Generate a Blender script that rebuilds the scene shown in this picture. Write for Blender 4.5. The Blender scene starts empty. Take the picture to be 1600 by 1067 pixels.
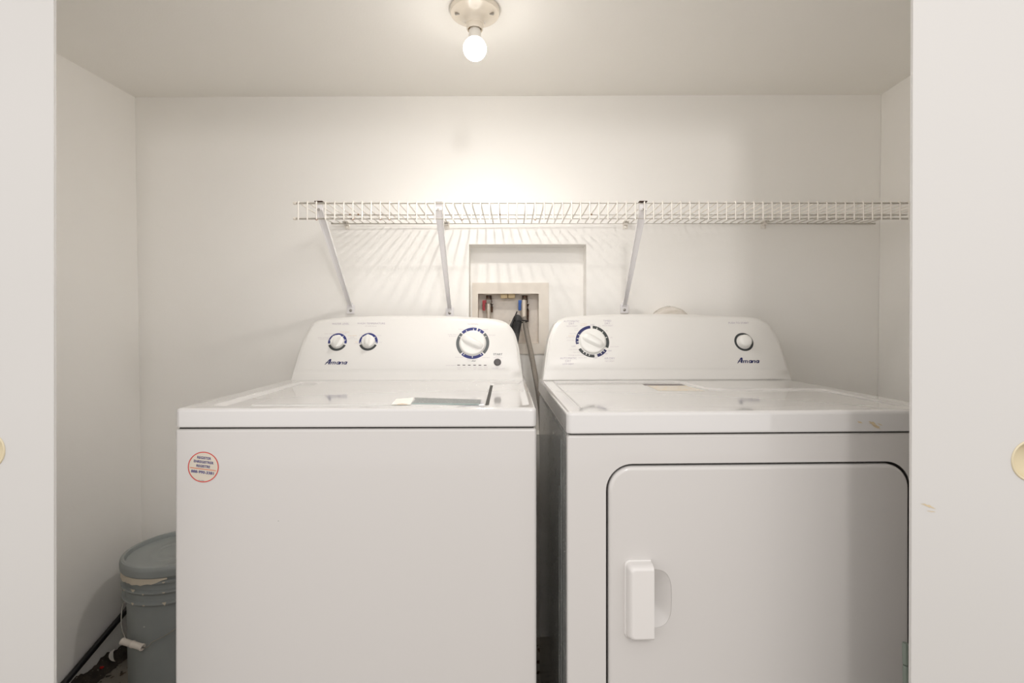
import bpy, bmesh, math, random
from mathutils import Vector, Matrix
from mathutils.geometry import tessellate_polygon
random.seed(7)
SC = bpy.context.scene
COL = SC.collection
PI = math.pi

# ------------------------------------------------------------------ camera, world, light, exposure
CZ, F, CX, CY = 1.08, 800.0, 800.0, 507.0        # lens height and the photograph's horizon (1600x1067 frame)
cd = bpy.data.cameras.new('camera'); cam = bpy.data.objects.new('camera', cd); COL.objects.link(cam)
cd.sensor_width = 36; cd.lens = 18.0
cam.location = (0, 0, CZ); cam.rotation_euler = (PI/2, 0, 0)
cd.shift_y = -(533.5-CY)/1600
cd.clip_start = 0.05
SC.camera = cam

SC.view_settings.view_transform = 'Standard'
SC.view_settings.look = 'None'
SC.view_settings.gamma = 1.0
SC.view_settings.use_curve_mapping = False
SC.view_settings.exposure = 0.12
SC.cycles.max_bounces = 16
SC.cycles.diffuse_bounces = 12
SC.cycles.sample_clamp_indirect = 0.0

W = bpy.data.worlds.new('world'); SC.world = W; W.use_nodes = True
W.node_tree.nodes['Background'].inputs[0].default_value = (1.0, 0.967, 0.945, 1)
W.node_tree.nodes['Background'].inputs[1].default_value = 1.29

def area(name, loc, target, sx, sy, power, color):
    l = bpy.data.lights.new(name, 'AREA'); l.shape = 'RECTANGLE'; l.size = sx; l.size_y = sy
    l.energy = power; l.color = color
    o = bpy.data.objects.new(name, l); COL.objects.link(o); o.location = loc
    o.rotation_euler = (Vector(target)-Vector(loc)).to_track_quat('-Z', 'Y').to_euler()
    return o
HALL_LIGHT = area('hall_ceiling_light', (0.28, -0.95, 2.05), (0.1, 1.2, 0.9), 0.18, 0.18, 9.5, (1.0, 0.96, 0.93))
BULB_SIDE, BULB_DOWN, BULB_UP = 52.0, 120.0, 3.0
BULB_BEAM = 8.4

# ------------------------------------------------------------------ pixel of the photograph -> point in the place
def at(px, py, Y):
    return Vector(((px-CX)*Y/F, Y, CZ-(py-CY)*Y/F))

# ------------------------------------------------------------------ materials
def s2l(c):
    return tuple((x/255/12.92) if x/255 <= 0.04045 else ((x/255+0.055)/1.055)**2.4 for x in c)
def mat(name, rgb, rough=0.5, metal=0.0, spec=0.5, coat=0.0, bump=None, spots=None, trans=0.0, srgb=True, vary=None):
    """bump=(scale,strength); spots=[(scale,threshold,softness,rgb)]; vary=(scale,amount)"""
    m = bpy.data.materials.new(name); m.use_nodes = True
    nt = m.node_tree; n = nt.nodes; L = nt.links
    b = n['Principled BSDF']
    col = (s2l(rgb) if srgb else rgb) + (1,)
    b.inputs['Base Color'].default_value = col
    b.inputs['Roughness'].default_value = rough
    b.inputs['Metallic'].default_value = metal
    b.inputs['Specular IOR Level'].default_value = spec
    b.inputs['Coat Weight'].default_value = coat
    b.inputs['Coat Roughness'].default_value = 0.06
    tc = n.new('ShaderNodeTexCoord')
    last = None
    if vary:
        nz = n.new('ShaderNodeTexNoise'); nz.inputs['Scale'].default_value = vary[0]; nz.inputs['Detail'].default_value = 3
        L.new(tc.outputs['Object'], nz.inputs['Vector'])
        mp = n.new('ShaderNodeMapRange'); mp.inputs['From Min'].default_value = 0.3; mp.inputs['From Max'].default_value = 0.7
        mp.inputs['To Min'].default_value = 1-vary[1]; mp.inputs['To Max'].default_value = 1.0
        L.new(nz.outputs['Fac'], mp.inputs['Value'])
        mx = n.new('ShaderNodeMix'); mx.data_type = 'RGBA'; mx.blend_type = 'MULTIPLY'; mx.inputs[0].default_value = 1
        mx.inputs[6].default_value = col; L.new(mp.outputs[0], mx.inputs[7]); last = mx.outputs[2]
    for sp in (spots or []):
        nz = n.new('ShaderNodeTexNoise'); nz.inputs['Scale'].default_value = sp[0]; nz.inputs['Detail'].default_value = 2
        L.new(tc.outputs['Object'], nz.inputs['Vector'])
        mp = n.new('ShaderNodeMapRange'); mp.inputs['From Min'].default_value = sp[1]; mp.inputs['From Max'].default_value = sp[1]+sp[2]
        L.new(nz.outputs['Fac'], mp.inputs['Value'])
        mx = n.new('ShaderNodeMix'); mx.data_type = 'RGBA'
        L.new(mp.outputs[0], mx.inputs[0])
        if last is None: mx.inputs[6].default_value = col
        else: L.new(last, mx.inputs[6])
        mx.inputs[7].default_value = s2l(sp[3])+(1,)
        last = mx.outputs[2]
    if last is not None: L.new(last, b.inputs['Base Color'])
    if bump:
        nz = n.new('ShaderNodeTexNoise'); nz.inputs['Scale'].default_value = bump[0]; nz.inputs['Detail'].default_value = 4
        L.new(tc.outputs['Object'], nz.inputs['Vector'])
        bp = n.new('ShaderNodeBump'); bp.inputs['Strength'].default_value = bump[1]; bp.inputs['Distance'].default_value = 0.002
        L.new(nz.outputs['Fac'], bp.inputs['Height']); L.new(bp.outputs[0], b.inputs['Normal'])
    return m

M = {}
M['wall'] = mat('wall_paint', (247, 245, 241), 0.55, bump=(260, 0.10), vary=(1.6, 0.02))
M['ceiling'] = mat('ceiling_paint', (246, 244, 239), 0.6, bump=(220, 0.12), vary=(1.2, 0.02))
M['door'] = mat('door_paint', (195, 193, 190), 0.45, bump=(120, 0.05), vary=(2.2, 0.02), spots=[(7, .74, .05, (214, 209, 202))])
M['door_edge'] = mat('raw_door_edge', (214, 196, 164), 0.6)
M['floor'] = mat('floor_vinyl', (150, 143, 133), 0.5, vary=(9, 0.25), spots=[(26, .58, .05, (70, 42, 22)), (60, .63, .04, (44, 30, 20))])
M['enamel'] = mat('white_enamel', (198, 195, 192), 0.30, spec=0.5, coat=0.35)
M['deck'] = mat('glossy_white_enamel', (204, 202, 200), 0.07, spec=0.5, coat=0.6)
M['plastic'] = mat('white_console_plastic', (220, 218, 214), 0.32, spec=0.5)
M['knob'] = mat('white_knob_plastic', (226, 225, 221), 0.28)
M['handle'] = mat('white_handle_plastic', (212, 209, 206), 0.3)
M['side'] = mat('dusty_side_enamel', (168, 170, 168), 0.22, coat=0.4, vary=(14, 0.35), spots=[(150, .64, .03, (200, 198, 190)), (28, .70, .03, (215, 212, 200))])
M['dark'] = mat('dark_gap', (58, 56, 52), 0.6)
M['black'] = mat('black_plastic', (22, 22, 24), 0.35)
M['navy'] = mat('navy_print', (38, 46, 112), 0.4)
M['emblem'] = mat('emblem_navy', (24, 30, 86), 0.35)
M['charcoal'] = mat('charcoal_print', (84, 88, 88), 0.4)
M['charcoal2'] = mat('dark_charcoal_print', (54, 58, 58), 0.4)
M['print'] = mat('grey_print', (172, 164, 176), 0.5)
M['print_s'] = mat('small_grey_print', (190, 182, 186), 0.5)
M['print_o'] = mat('small_tan_print', (208, 186, 156), 0.5)
M['button'] = mat('dark_grey_button', (74, 70, 70), 0.3)
M['led'] = mat('unlit_indicator', (88, 78, 78), 0.4)
M['wire'] = mat('white_vinyl_wire', (240, 235, 227), 0.35, spots=[(42, .72, .03, (170, 104, 50))])
M['bracket'] = mat('white_bracket_enamel', (238, 236, 237), 0.35)
M['rust'] = mat('dark_rust', (74, 44, 28), 0.7, spots=[(300, .5, .1, (40, 24, 18))])
M['rust2'] = mat('orange_rust', (146, 100, 62), 0.7)
M['steel'] = mat('dull_steel', (170, 166, 160), 0.35, metal=0.8)
M['chrome'] = mat('braided_steel_hose', (206, 196, 184), 0.36, metal=0.55, bump=(900, 0.5))
M['braid'] = mat('grey_braided_hose', (168, 160, 150), 0.45, metal=0.3, bump=(900, 0.8), vary=(500, 0.35))
M['copper'] = mat('corroded_copper', (92, 66, 50), 0.5, metal=0.3, spots=[(90, .5, .1, (52, 40, 34))])
M['box'] = mat('aged_white_box_plastic', (236, 228, 217), 0.5, vary=(30, 0.05))
M['boxin'] = mat('box_inside_plastic', (232, 224, 214), 0.6, vary=(60, 0.08), spots=[(70, .74, .04, (176, 160, 138))])
M['cream'] = mat('yellowed_plastic', (222, 200, 158), 0.5)
M['red'] = mat('red_plastic', (150, 24, 34), 0.4)
M['blue'] = mat('blue_plastic', (22, 76, 150), 0.4)
M['corrug'] = mat('dark_grey_rubber_hose', (62, 62, 62), 0.55)
M['foil'] = mat('aged_foil_duct', (236, 230, 222), 0.24, metal=0.55, bump=(60, 0.9))
M['pail'] = mat('grey_pail_plastic', (148, 153, 152), 0.42, vary=(12, 0.08), spots=[(20, .78, .02, (205, 204, 198))])
M['paint'] = mat('dried_cream_paint', (206, 196, 178), 0.6)
M['grip'] = mat('white_grip_plastic', (226, 218, 208), 0.4)
M['dust'] = mat('grey_brown_lint', (74, 66, 58), 0.95, bump=(300, 1.0), vary=(40, 0.5), spots=[(160, .66, .04, (130, 122, 112))])
M['white'] = mat('white_paper', (226, 222, 214), 0.7)
M['redbit'] = mat('red_scrap', (200, 30, 26), 0.5)
M['porcelain'] = mat('glazed_porcelain', (236, 226, 210), 0.25, coat=0.4, spots=[(30, .66, .06, (206, 176, 128))])
M['cup'] = mat('cream_pull_cup', (204, 192, 162), 0.35)
M['label_grey'] = mat('faded_grey_label', (130, 133, 132), 0.5, spots=[(260, .62, .10, (214, 212, 206))])
M['label_teal'] = mat('teal_label_line', (164, 192, 190), 0.5)
M['label_white'] = mat('white_label', (238, 235, 228), 0.4)
M['label_cream'] = mat('faded_cream_label', (214, 207, 196), 0.5, spots=[(60, .52, .12, (214, 200, 178))])
M['label_grey2'] = mat('worn_grey_label', (120, 112, 112), 0.5, spots=[(220, .6, .08, (196, 190, 184))])
M['scuff'] = mat('tan_scuff', (196, 178, 146), 0.6)
M['sticker'] = mat('silver_tan_foil', (212, 203, 188), 0.32, metal=0.35, vary=(14, 0.15))
M['sticker_red'] = mat('sticker_red', (196, 62, 58), 0.4)
M['sticker_orange'] = mat('sticker_orange', (206, 112, 72), 0.4)
M['sticker_blue'] = mat('sticker_blue', (66, 62, 120), 0.4)

# ------------------------------------------------------------------ mesh helpers
def link(name, bm_or_me, m, parent=None, smooth=None, bevel=None, segs=3):
    if isinstance(bm_or_me, bmesh.types.BMesh):
        me = bpy.data.meshes.new(name); bm_or_me.to_mesh(me); bm_or_me.free()
    else: me = bm_or_me
    ms = m if isinstance(m, (list, tuple)) else [m]
    for x in ms: me.materials.append(x)
    o = bpy.data.objects.new(name, me); COL.objects.link(o)
    if parent is not None: o.parent = parent
    if smooth is not None or bevel:
        for p in me.polygons: p.use_smooth = True
        if not bevel: me.set_sharp_from_angle(angle=math.radians(smooth or 35))
    if bevel:
        b = o.modifiers.new('bevel', 'BEVEL'); b.width = bevel; b.segments = segs; b.limit_method = 'ANGLE'
        b.angle_limit = math.radians(30); b.harden_normals = False
        wn = o.modifiers.new('wn', 'WEIGHTED_NORMAL'); wn.keep_sharp = True
    return o
def thing(name, loc, rz, label, cat, group=None):
    o = bpy.data.objects.new(name, None); COL.objects.link(o); o.empty_display_size = .05
    o.location = loc; o.rotation_euler = (0, 0, rz)
    o['label'] = label; o['category'] = cat
    if group: o['group'] = group
    return o
def structure(o): o['kind'] = 'structure'; return o
def box(bm, x0, x1, y0, y1, z0, z1, mi=0, M4=None):
    v = [bm.verts.new((x, y, z)) for z in (z0, z1) for y in (y0, y1) for x in (x0, x1)]
    if M4 is not None:
        for q in v: q.co = M4 @ q.co
    for f in ((0,2,3,1),(4,5,7,6),(0,1,5,4),(2,6,7,3),(0,4,6,2),(1,3,7,5)):
        fa = bm.faces.new([v[i] for i in f]); fa.material_index = mi
def hexa(bm, p):      # 8 points: bottom ring 4, top ring 4
    v = [bm.verts.new(q) for q in p]
    for f in ((3,2,1,0),(4,5,6,7),(0,1,5,4),(1,2,6,5),(2,3,7,6),(3,0,4,7)):
        bm.faces.new([v[i] for i in f])
def B(): return bmesh.new()
def fixn(bm): bmesh.ops.recalc_face_normals(bm, faces=bm.faces[:]); return bm
def frame_of(d, up=Vector((0,0,1))):
    d = d.normalized()
    if abs(d.dot(up)) > .98: up = Vector((1,0,0))
    a = d.cross(up).normalized(); b = a.cross(d).normalized()
    return a, b
def tube(bm, pts, r, n=10, cap=True, rfun=None, mi=0):
    pts = [Vector(p) for p in pts]; rings = []; a = None
    for i, p in enumerate(pts):
        d = (pts[min(i+1, len(pts)-1)]-pts[max(i-1, 0)]).normalized()
        if a is None: a, b = frame_of(d)
        else:
            a = (a-d*a.dot(d)).normalized(); b = d.cross(a).normalized()
        rr = rfun(i) if rfun else r
        rings.append([bm.verts.new(p+(a*math.cos(t)+b*math.sin(t))*rr) for t in (2*PI*k/n for k in range(n))])
    for i in range(len(rings)-1):
        for k in range(n):
            f = bm.faces.new((rings[i][k], rings[i][(k+1)%n], rings[i+1][(k+1)%n], rings[i+1][k])); f.material_index = mi
    if cap:
        bm.faces.new(rings[0][::-1]).material_index = mi; bm.faces.new(rings[-1]).material_index = mi
    fixn(bm)
def spline(pts, k=8):
    pts = [Vector(p) for p in pts]; out = []
    P = [pts[0]*2-pts[1]]+pts+[pts[-1]*2-pts[-2]]
    for i in range(1, len(P)-2):
        for j in range(k):
            t = j/k; a, b, c, d = P[i-1], P[i], P[i+1], P[i+2]
            out.append(.5*((2*b)+(c-a)*t+(2*a-5*b+4*c-d)*t*t+(3*b-a-3*c+d)*t**3))
    out.append(pts[-1]); return out
def lathe(bm, prof, n=40, M4=None, mi=0, off=(0,0,0)):
    """prof: (r,z) pairs from bottom to top, axis z"""
    rings = []
    for r, z in prof:
        if r < 1e-6: rings.append([bm.verts.new((off[0], off[1], z+off[2]))])
        else: rings.append([bm.verts.new((off[0]+r*math.cos(2*PI*k/n), off[1]+r*math.sin(2*PI*k/n), z+off[2])) for k in range(n)])
    fs = []
    for i in range(len(rings)-1):
        A, Bq = rings[i], rings[i+1]
        for k in range(n):
            k2 = (k+1) % n
            if len(A) == 1 and len(Bq) == 1: continue
            if len(A) == 1: fs.append(bm.faces.new((A[0], Bq[k2], Bq[k])))
            elif len(Bq) == 1: fs.append(bm.faces.new((A[k], A[k2], Bq[0])))
            else: fs.append(bm.faces.new((A[k], A[k2], Bq[k2], Bq[k])))
    for f in fs: f.material_index = mi
    if M4 is not None:
        for r in rings:
            for v in r: v.co = M4 @ v.co
def poly_holes(bm, outer, holes, mi=0, flip=False):
    """flat face with holes; loops are lists of 3D points. Returns vertex loops."""
    loops = [[Vector(p) for p in outer]]+[[Vector(p) for p in h] for h in holes]
    tris = tessellate_polygon(loops)
    vs = []; res = []
    for l in loops:
        r = [bm.verts.new(p) for p in l]; vs += r; res.append(r)
    for t in tris:
        try: f = bm.faces.new([vs[i] for i in (t[::-1] if flip else t)]); f.material_index = mi
        except ValueError: pass
    return res
def bridge(bm, A, Bv, mi=0):
    n = len(A)
    for i in range(n):
        f = bm.faces.new((A[i], A[(i+1)%n], Bv[(i+1)%n], Bv[i])); f.material_index = mi
def rrect(x0, x1, z0, z1, r, n=8):
    out = []
    for cx, cz, a0 in ((x1-r, z1-r, 0), (x0+r, z1-r, PI/2), (x0+r, z0+r, PI), (x1-r, z0+r, 1.5*PI)):
        for k in range(n+1):
            a = a0+PI/2*k/n; out.append((cx+r*math.cos(a), cz+r*math.sin(a)))
    return out

# ------------------------------------------------------------------ frames: a local frame that pixels can be cast into
class Frame:
    def __init__(s, loc, rz):
        s.M = Matrix.Translation(Vector(loc)) @ Matrix.Rotation(rz, 4, 'Z'); s.I = s.M.inverted()
        s.loc = loc; s.rz = rz
    def ray(s, px, py):
        o = s.I @ Vector((0, 0, CZ)); d = (s.I.to_3x3() @ Vector(((px-CX)/F, 1, -(py-CY)/F)))
        return o, d
    def hit(s, px, py, P0, N):
        o, d = s.ray(px, py); return o + d*((P0-o).dot(N)/d.dot(N))
    def y(s, px, py, y): return s.hit(px, py, Vector((0, y, 0)), Vector((0, 1, 0)))
    def z(s, px, py, z): return s.hit(px, py, Vector((0, 0, z)), Vector((0, 0, 1)))
class Plane:
    """plane with in-plane axes u (right) and v (up the slope), n pointing to the room"""
    def __init__(s, fr, P0, tilt):
        s.fr = fr; s.P0 = Vector(P0); s.u = Vector((1, 0, 0)); s.v = Vector((0, math.sin(tilt), math.cos(tilt)))
        s.n = s.u.cross(s.v)             # (0,-cos,sin)
        s.R = Matrix((s.u, s.v, s.n)).transposed().to_4x4()
    def uv(s, px, py):
        q = s.fr.hit(px, py, s.P0, s.n)-s.P0; return Vector((q.dot(s.u), q.dot(s.v)))
    def pt(s, u, v, h=0): return s.P0+s.u*u+s.v*v+s.n*h
    def mat(s, u, v, h=0, rot=0): return Matrix.Translation(s.pt(u, v, h)) @ s.R @ Matrix.Rotation(rot, 4, 'Z')
    def px(s, px, py):                   # metres per pixel there
        return (s.uv(px+1, py)-s.uv(px, py)).length

# ------------------------------------------------------------------ lettering
def text_mesh(bm, s, M4, w, h, mi=0, bold=0.0, shear=0.0, spacing=1.0, align='C'):
    cu = bpy.data.curves.new('t', 'FONT'); cu.body = s; cu.size = 1; cu.shear = shear; cu.offset = bold; cu.space_character = spacing
    cu.resolution_u = 2
    ob = bpy.data.objects.new('t', cu); COL.objects.link(ob)
    dg = bpy.context.evaluated_depsgraph_get(); dg.update()
    me = bpy.data.meshes.new_from_object(ob.evaluated_get(dg))
    xs = [v.co.x for v in me.vertices]
    if xs:
        x0, x1 = min(xs), max(xs); sy = h/0.70; sx = (w/(x1-x0)) if w else sy
        cxm = (x0+x1)/2 if align == 'C' else (x0 if align == 'L' else x1)
        vs = [bm.verts.new(M4 @ Vector(((v.co.x-cxm)*sx, (v.co.y-.35)*sy, 0))) for v in me.vertices]
        for p in me.polygons:
            try: f = bm.faces.new([vs[i] for i in p.vertices]); f.material_index = mi
            except ValueError: pass
    bpy.data.objects.remove(ob); bpy.data.meshes.remove(me); bpy.data.curves.remove(cu)
def put_text(bm, pl, s, px, py, wpx, hpx, mi=0, rot=0, **k):
    c = pl.uv(px, py); q = pl.px(px, py)
    text_mesh(bm, s, pl.mat(c.x, c.y, .0004, rot), wpx*q if wpx else None, hpx*q*1.05, mi, **k)
def ring_arc(bm, pl, c, r0, r1, a0, a1, mi, h=.0003, n=None):
    """a in degrees clockwise from straight up"""
    n = n or max(2, int(abs(a1-a0)/5)); prev = None
    for k in range(n+1):
        a = math.radians(a0+(a1-a0)*k/n); d = (math.sin(a), math.cos(a))
        q = (bm.verts.new(pl.pt(c[0]+d[0]*r0, c[1]+d[1]*r0, h)), bm.verts.new(pl.pt(c[0]+d[0]*r1, c[1]+d[1]*r1, h)))
        if prev: bm.faces.new((prev[0], q[0], q[1], prev[1])).material_index = mi
        prev = q
def stroke(bm, pl, pts, w, h=.0005, mi=0):
    pts = [Vector(p) for p in pts]; L = []
    for i, p in enumerate(pts):
        d = (pts[min(i+1, len(pts)-1)]-pts[max(i-1, 0)]).normalized(); nn = Vector((-d.y, d.x))
        ww = w[i] if isinstance(w, (list, tuple)) else w
        L.append((bm.verts.new(pl.pt(*(p+nn*ww/2), h)), bm.verts.new(pl.pt(*(p-nn*ww/2), h))))
    for i in range(len(L)-1):
        bm.faces.new((L[i][0], L[i][1], L[i+1][1], L[i+1][0])).material_index = mi
def emblem(parent, pl, px, py):
    """the navy script emblem; px,py is the left foot of the A, 35 px wide, 9 px high"""
    c = pl.uv(px, py); q = pl.px(px, py); bm = B()
    def S(pts, w): stroke(bm, pl, [(c.x+x*q, c.y+y*q) for x, y in pts], [a*q for a in w] if isinstance(w, list) else w*q)
    S([(0, -.2), (1.2, .9), (4, 4.2), (6.2, 7.2), (8.2, 8.6)], [.8, 1.1, 1.4, 1.6, 1.5])
    S([(8.2, 8.7), (7.9, 6), (6.9, 3), (6.2, .2)], [2.2, 2.5, 2.4, 2.2])
    S([(1.2, 3.8), (2.5, 3.0), (6, 3.2), (9.5, 3.7), (16, 4.1)], [.7, .9, .9, .9, .8])
    S([(10.6, 3.9), (9.6, 2), (9.0, .1)], 1.4)
    S([(13.6, 3.9), (12.8, 2), (12.1, .1)], 1.4); S([(16.6, 4.0), (15.9, 2), (15.3, .1)], 1.5)
    def a_(x): 
        S([(x+4.6, 4.2), (x+1.8, 3.8), (x+.4, 2.0), (x+.5, .6), (x+2.6, .5), (x+4.0, 2.4)], 1.3)
        S([(x+5.2, 4.3), (x+4.2, 2), (x+3.7, .1)], 1.6)
    a_(18); 
    S([(24.8, 4.1), (24.0, 2), (23.2, .1)], 1.5); S([(24.3, 2.6), (26.2, 4.0), (28.2, 4.0)], 1.0); S([(28.4, 4.1), (27.7, 2), (27.0, .1)], 1.5)
    a_(29.4); 
    return link('brand_emblem', fixn(bm), M['emblem'], parent)

# =================================================================== THE ROOM
ZC = 1.87
def wy(x): return 1.78-0.00775*(x+1.31)
# back wall with the niche
def build_back():
    bm = B()
    xl, xr, zb, zt = -1.5, 1.5, -0.05, 2.0
    nl = (733-CX)*1.777/F; nr = (915.5-CX)*1.777/F; nt_ = CZ-(382-CY)*1.775/F; nb = 0.70
    P = lambda x, z, d=0: Vector((x, wy(x)+d, z))
    o, h = poly_holes(bm, [P(xl, zb), P(xr, zb), P(xr, zt), P(xl, zt)], [[P(nl, nb), P(nr, nb), P(nr, nt_), P(nl, nt_)]])
    dep = 0.073
    inner = [P(nl, nb, dep), P(nr, nb, dep), P(nr, nt_, dep), P(nl, nt_, dep)]
    # opening of the outlet box inside the niche back
    bx = [at(745.6, 539.5, 1.848), at(843, 539.5, 1.848), at(843, 457.5, 1.848), at(745.6, 457.5, 1.848)]
    bx = [Vector((p.x, wy(p.x)+dep, p.z)) for p in bx]
    o2, h2 = poly_holes(bm, inner, [bx])
    bridge(bm, h, o2)
    back = [bm.verts.new(P(xl, zb, .25)), bm.verts.new(P(xr, zb, .25)), bm.verts.new(P(xr, zt, .25)), bm.verts.new(P(xl, zt, .25))]
    bridge(bm, o, back); bm.faces.new(back)
    deep = [bm.verts.new(p+Vector((0, .062, 0))) for p in bx]
    bridge(bm, h2, deep); bm.faces.new(deep)
    fixn(bm)
    return structure(link('wall_back', bm, M['wall'])), bx
wall_back, BX = build_back()
def side_wall(name, top_c, bot_c, slope, out):
    yf = 0.86
    c_t, c_b = Vector(top_c), Vector(bot_c)
    f_t = Vector((c_t.x-slope*(c_t.y-yf), yf, c_t.z)); f_b = Vector((c_b.x-slope*(c_b.y-yf), yf, c_b.z))
    O = Vector((out, 0, 0)); bm = B()
    hexa(bm, [f_b, c_b, c_b+O, f_b+O, f_t, c_t, c_t+O, f_t+O]); fixn(bm)
    return structure(link(name, bm, M['wall']))
side_wall('wall_left', (-1.3105, 1.7795, ZC), (-1.2800, 1.7795, 0), 0.053, -.1)
side_wall('wall_right', (1.2694, 1.759, ZC), (1.2475, 1.759, 0), 0.045, .1)
bm = B(); box(bm, -1.5, 1.45, .70, 2.0, ZC, ZC+.08); structure(link('ceiling', bm, M['ceiling']))
bm = B(); box(bm, -2.2, 2.2, -2.0, 2.0, -.05, 0); structure(link('floor', bm, M['floor']))

# sliding doors, one on each track, both pushed open
def sliding_door(name, x_edge, dirn, y, w, cup, lean=0.0):
    bm = B(); h = 1.86; z0 = .012; t = .005
    x0, x1 = (x_edge-w, x_edge) if dirn < 0 else (x_edge, x_edge+w)
    R = .0285
    cx, cz = cup
    circ = [Vector((cx+R*math.cos(2*PI*k/40), y, cz+R*math.sin(2*PI*k/40))) for k in range(40)]
    o, hl = poly_holes(bm, [(x0, y, z0), (x1, y, z0), (x1, y, h), (x0, y, h)], [circ])
    b, hb_ = poly_holes(bm, [(x0, y+t, z0), (x1, y+t, z0), (x1, y+t, h), (x0, y+t, h)], [[p+Vector((0, t, 0)) for p in circ]])
    bridge(bm, o, b); bridge(bm, hl, hb_)
    fixn(bm)
    for v in bm.verts: v.co.x += lean*(v.co.z-CZ)
    bm.normal_update()
    for f in bm.faces:
        if abs(f.normal.x) > .9 and f.calc_area() > .02: f.material_index = 1
    d = structure(link(name, bm, [M['door'], M['door_edge']]))
    pc = B(); prof = [(0, -.017), (.012, -.0165), (.021, -.013), (.0262, -.006), (.0280, .0005), (.0300, .0018), (.0312, .0012), (.0316, .0001)]
    M4 = Matrix.Translation((cx+lean*(cz-CZ), y, cz)) @ Matrix.Rotation(PI/2, 4, 'X')
    lathe(pc, prof, 48, M4); fixn(pc)
    link('pull_cup', pc, M['cup'], d, smooth=60)
    return d
cl = at(-22, 704, .83); cr = at(1613, 720, .77)
door_l = sliding_door('door_1', (84-CX)*.83/F, -1, .83, .76, (cl.x, cl.z), -.0003)
door_r = sliding_door('door_2', (1425.3-CX)*.77/F, 1, .77, .76, (cr.x, cr.z), .003)
def blotch(name, parent, pts3, nrm, m, seed, n=26, jag=.35):
    """irregular thin mark: centre, two half-axis vectors"""
    c, a, b = [Vector(p) for p in pts3]; rr = random.Random(seed); bm = B(); vs = []
    for k in range(n):
        t = 2*PI*k/n; s = 1-jag*rr.random(); vs.append(bm.verts.new(c+a*math.cos(t)*s+b*math.sin(t)*s+Vector(nrm)))
    bm.faces.new(vs); fixn(bm); return link(name, bm, m, parent)
p = at(1449, 790, .7697); blotch('scuff', door_r, (p, (.014, 0, -.005), (.001, 0, .0018)), (0, -.0002, 0), M['scuff'], 3, jag=.7)
p = at(1455, 799, .7697); blotch('scuff', door_r, (p, (.007, 0, -.001), (0, 0, .0009)), (0, -.0002, 0), M['scuff'], 4, jag=.6)

# =================================================================== CEILING LAMP
LX, LY = (742-CX)*1.285/F, 1.285
lamp = thing('ceiling_lampholder', (LX, LY, ZC), 0, 'round white porcelain lampholder with two screw slots fixed to the closet ceiling', 'lamp holder')
bm = B()
lathe(bm, [(.0, -.040), (.0165, -.040), (.0170, -.050), (.0190, -.0515), (.0205, -.049), (.0212, -.042), (.0208, -.038), (.0226, -.037), (.0230, -.033),
           (.0236, -.030), (.030, -.023), (.041, -.0175), (.054, -.0140), (.0605, -.012), (.0625, -.008), (.0622, -.0005), (0, -.0005)], 64)
fixn(bm); link('porcelain_base', bm, M['porcelain'], lamp, smooth=40)
for sx, rot in ((-1, .35), (1, -.35)):
    bm = B(); R4 = Matrix.Translation((sx*.0385, -.012, -.0172)) @ Matrix.Rotation(sx*.42, 4, 'Y') @ Matrix.Rotation(rot, 4, 'Z')
    box(bm, -.0105, .0105, -.0022, .0022, -.0018, .004, 0, R4); link('screw_slot', bm, M['steel'], lamp, bevel=.001)
bulb = thing('light_bulb', (LX, LY, ZC-.050), 0, 'lit round white light bulb screwed into the ceiling lampholder', 'light bulb')
bm = B(); lathe(bm, [(0, .008), (.0128, .008), (.0128, -.002), (.0150, -.003), (.0152, -.010), (.0160, -.0205), (.0178, -.0250), (0, -.0250)], 40); fixn(bm)
link('bulb_collar', bm, M['white'], bulb, smooth=40)
em = bpy.data.materials.new('glowing_bulb'); em.use_nodes = True
nt = em.node_tree; nt.nodes.clear(); out = nt.nodes.new('ShaderNodeOutputMaterial'); e = nt.nodes.new('ShaderNodeEmission')
e.inputs[0].default_value = (1, .955, .90, 1)
g = nt.nodes.new('ShaderNodeNewGeometry'); sp = nt.nodes.new('ShaderNodeSeparateXYZ'); nt.links.new(g.outputs['Normal'], sp.inputs[0])
cr_ = nt.nodes.new('ShaderNodeFloatCurve')
mr = nt.nodes.new('ShaderNodeMapRange'); mr.inputs['From Min'].default_value = -1; mr.inputs['From Max'].default_value = 0.0
mr.inputs['To Min'].default_value = BULB_DOWN; mr.inputs['To Max'].default_value = BULB_SIDE
mr2 = nt.nodes.new('ShaderNodeMapRange'); mr2.inputs['From Min'].default_value = 0.0; mr2.inputs['From Max'].default_value = .30
mr2.inputs['To Min'].default_value = 1; mr2.inputs['To Max'].default_value = BULB_UP/BULB_SIDE
nt.nodes.remove(cr_)
mu = nt.nodes.new('ShaderNodeMath'); mu.operation = 'MULTIPLY'
nt.links.new(sp.outputs['Z'], mr.inputs['Value']); nt.links.new(sp.outputs['Z'], mr2.inputs['Value'])
nt.links.new(mr.outputs[0], mu.inputs[0]); nt.links.new(mr2.outputs[0], mu.inputs[1]); nt.links.new(mu.outputs[0], e.inputs[1])
nt.links.new(e.outputs[0], out.inputs[0])
bm = B(); prof = [(.0170, -.0240)]+[(.0288*math.sin(math.radians(a)), -.0474+.0288*math.cos(math.radians(a))) for a in range(45, 180, 9)]+[(0, -.0762)]
lathe(bm, prof[::-1], 48); fixn(bm); link('glowing_globe', bm, em, bulb, smooth=60)
bl = bpy.data.lights.new('bulb_beam', 'SPOT'); bl.energy = BULB_BEAM; bl.color = (1, .965, .92); bl.spot_size = math.radians(176); bl.spot_blend = 1.0; bl.shadow_soft_size = .014
blo = bpy.data.objects.new('bulb_beam', bl); COL.objects.link(blo); blo.location = (LX, LY, ZC-.050-.0762-.013)

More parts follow.
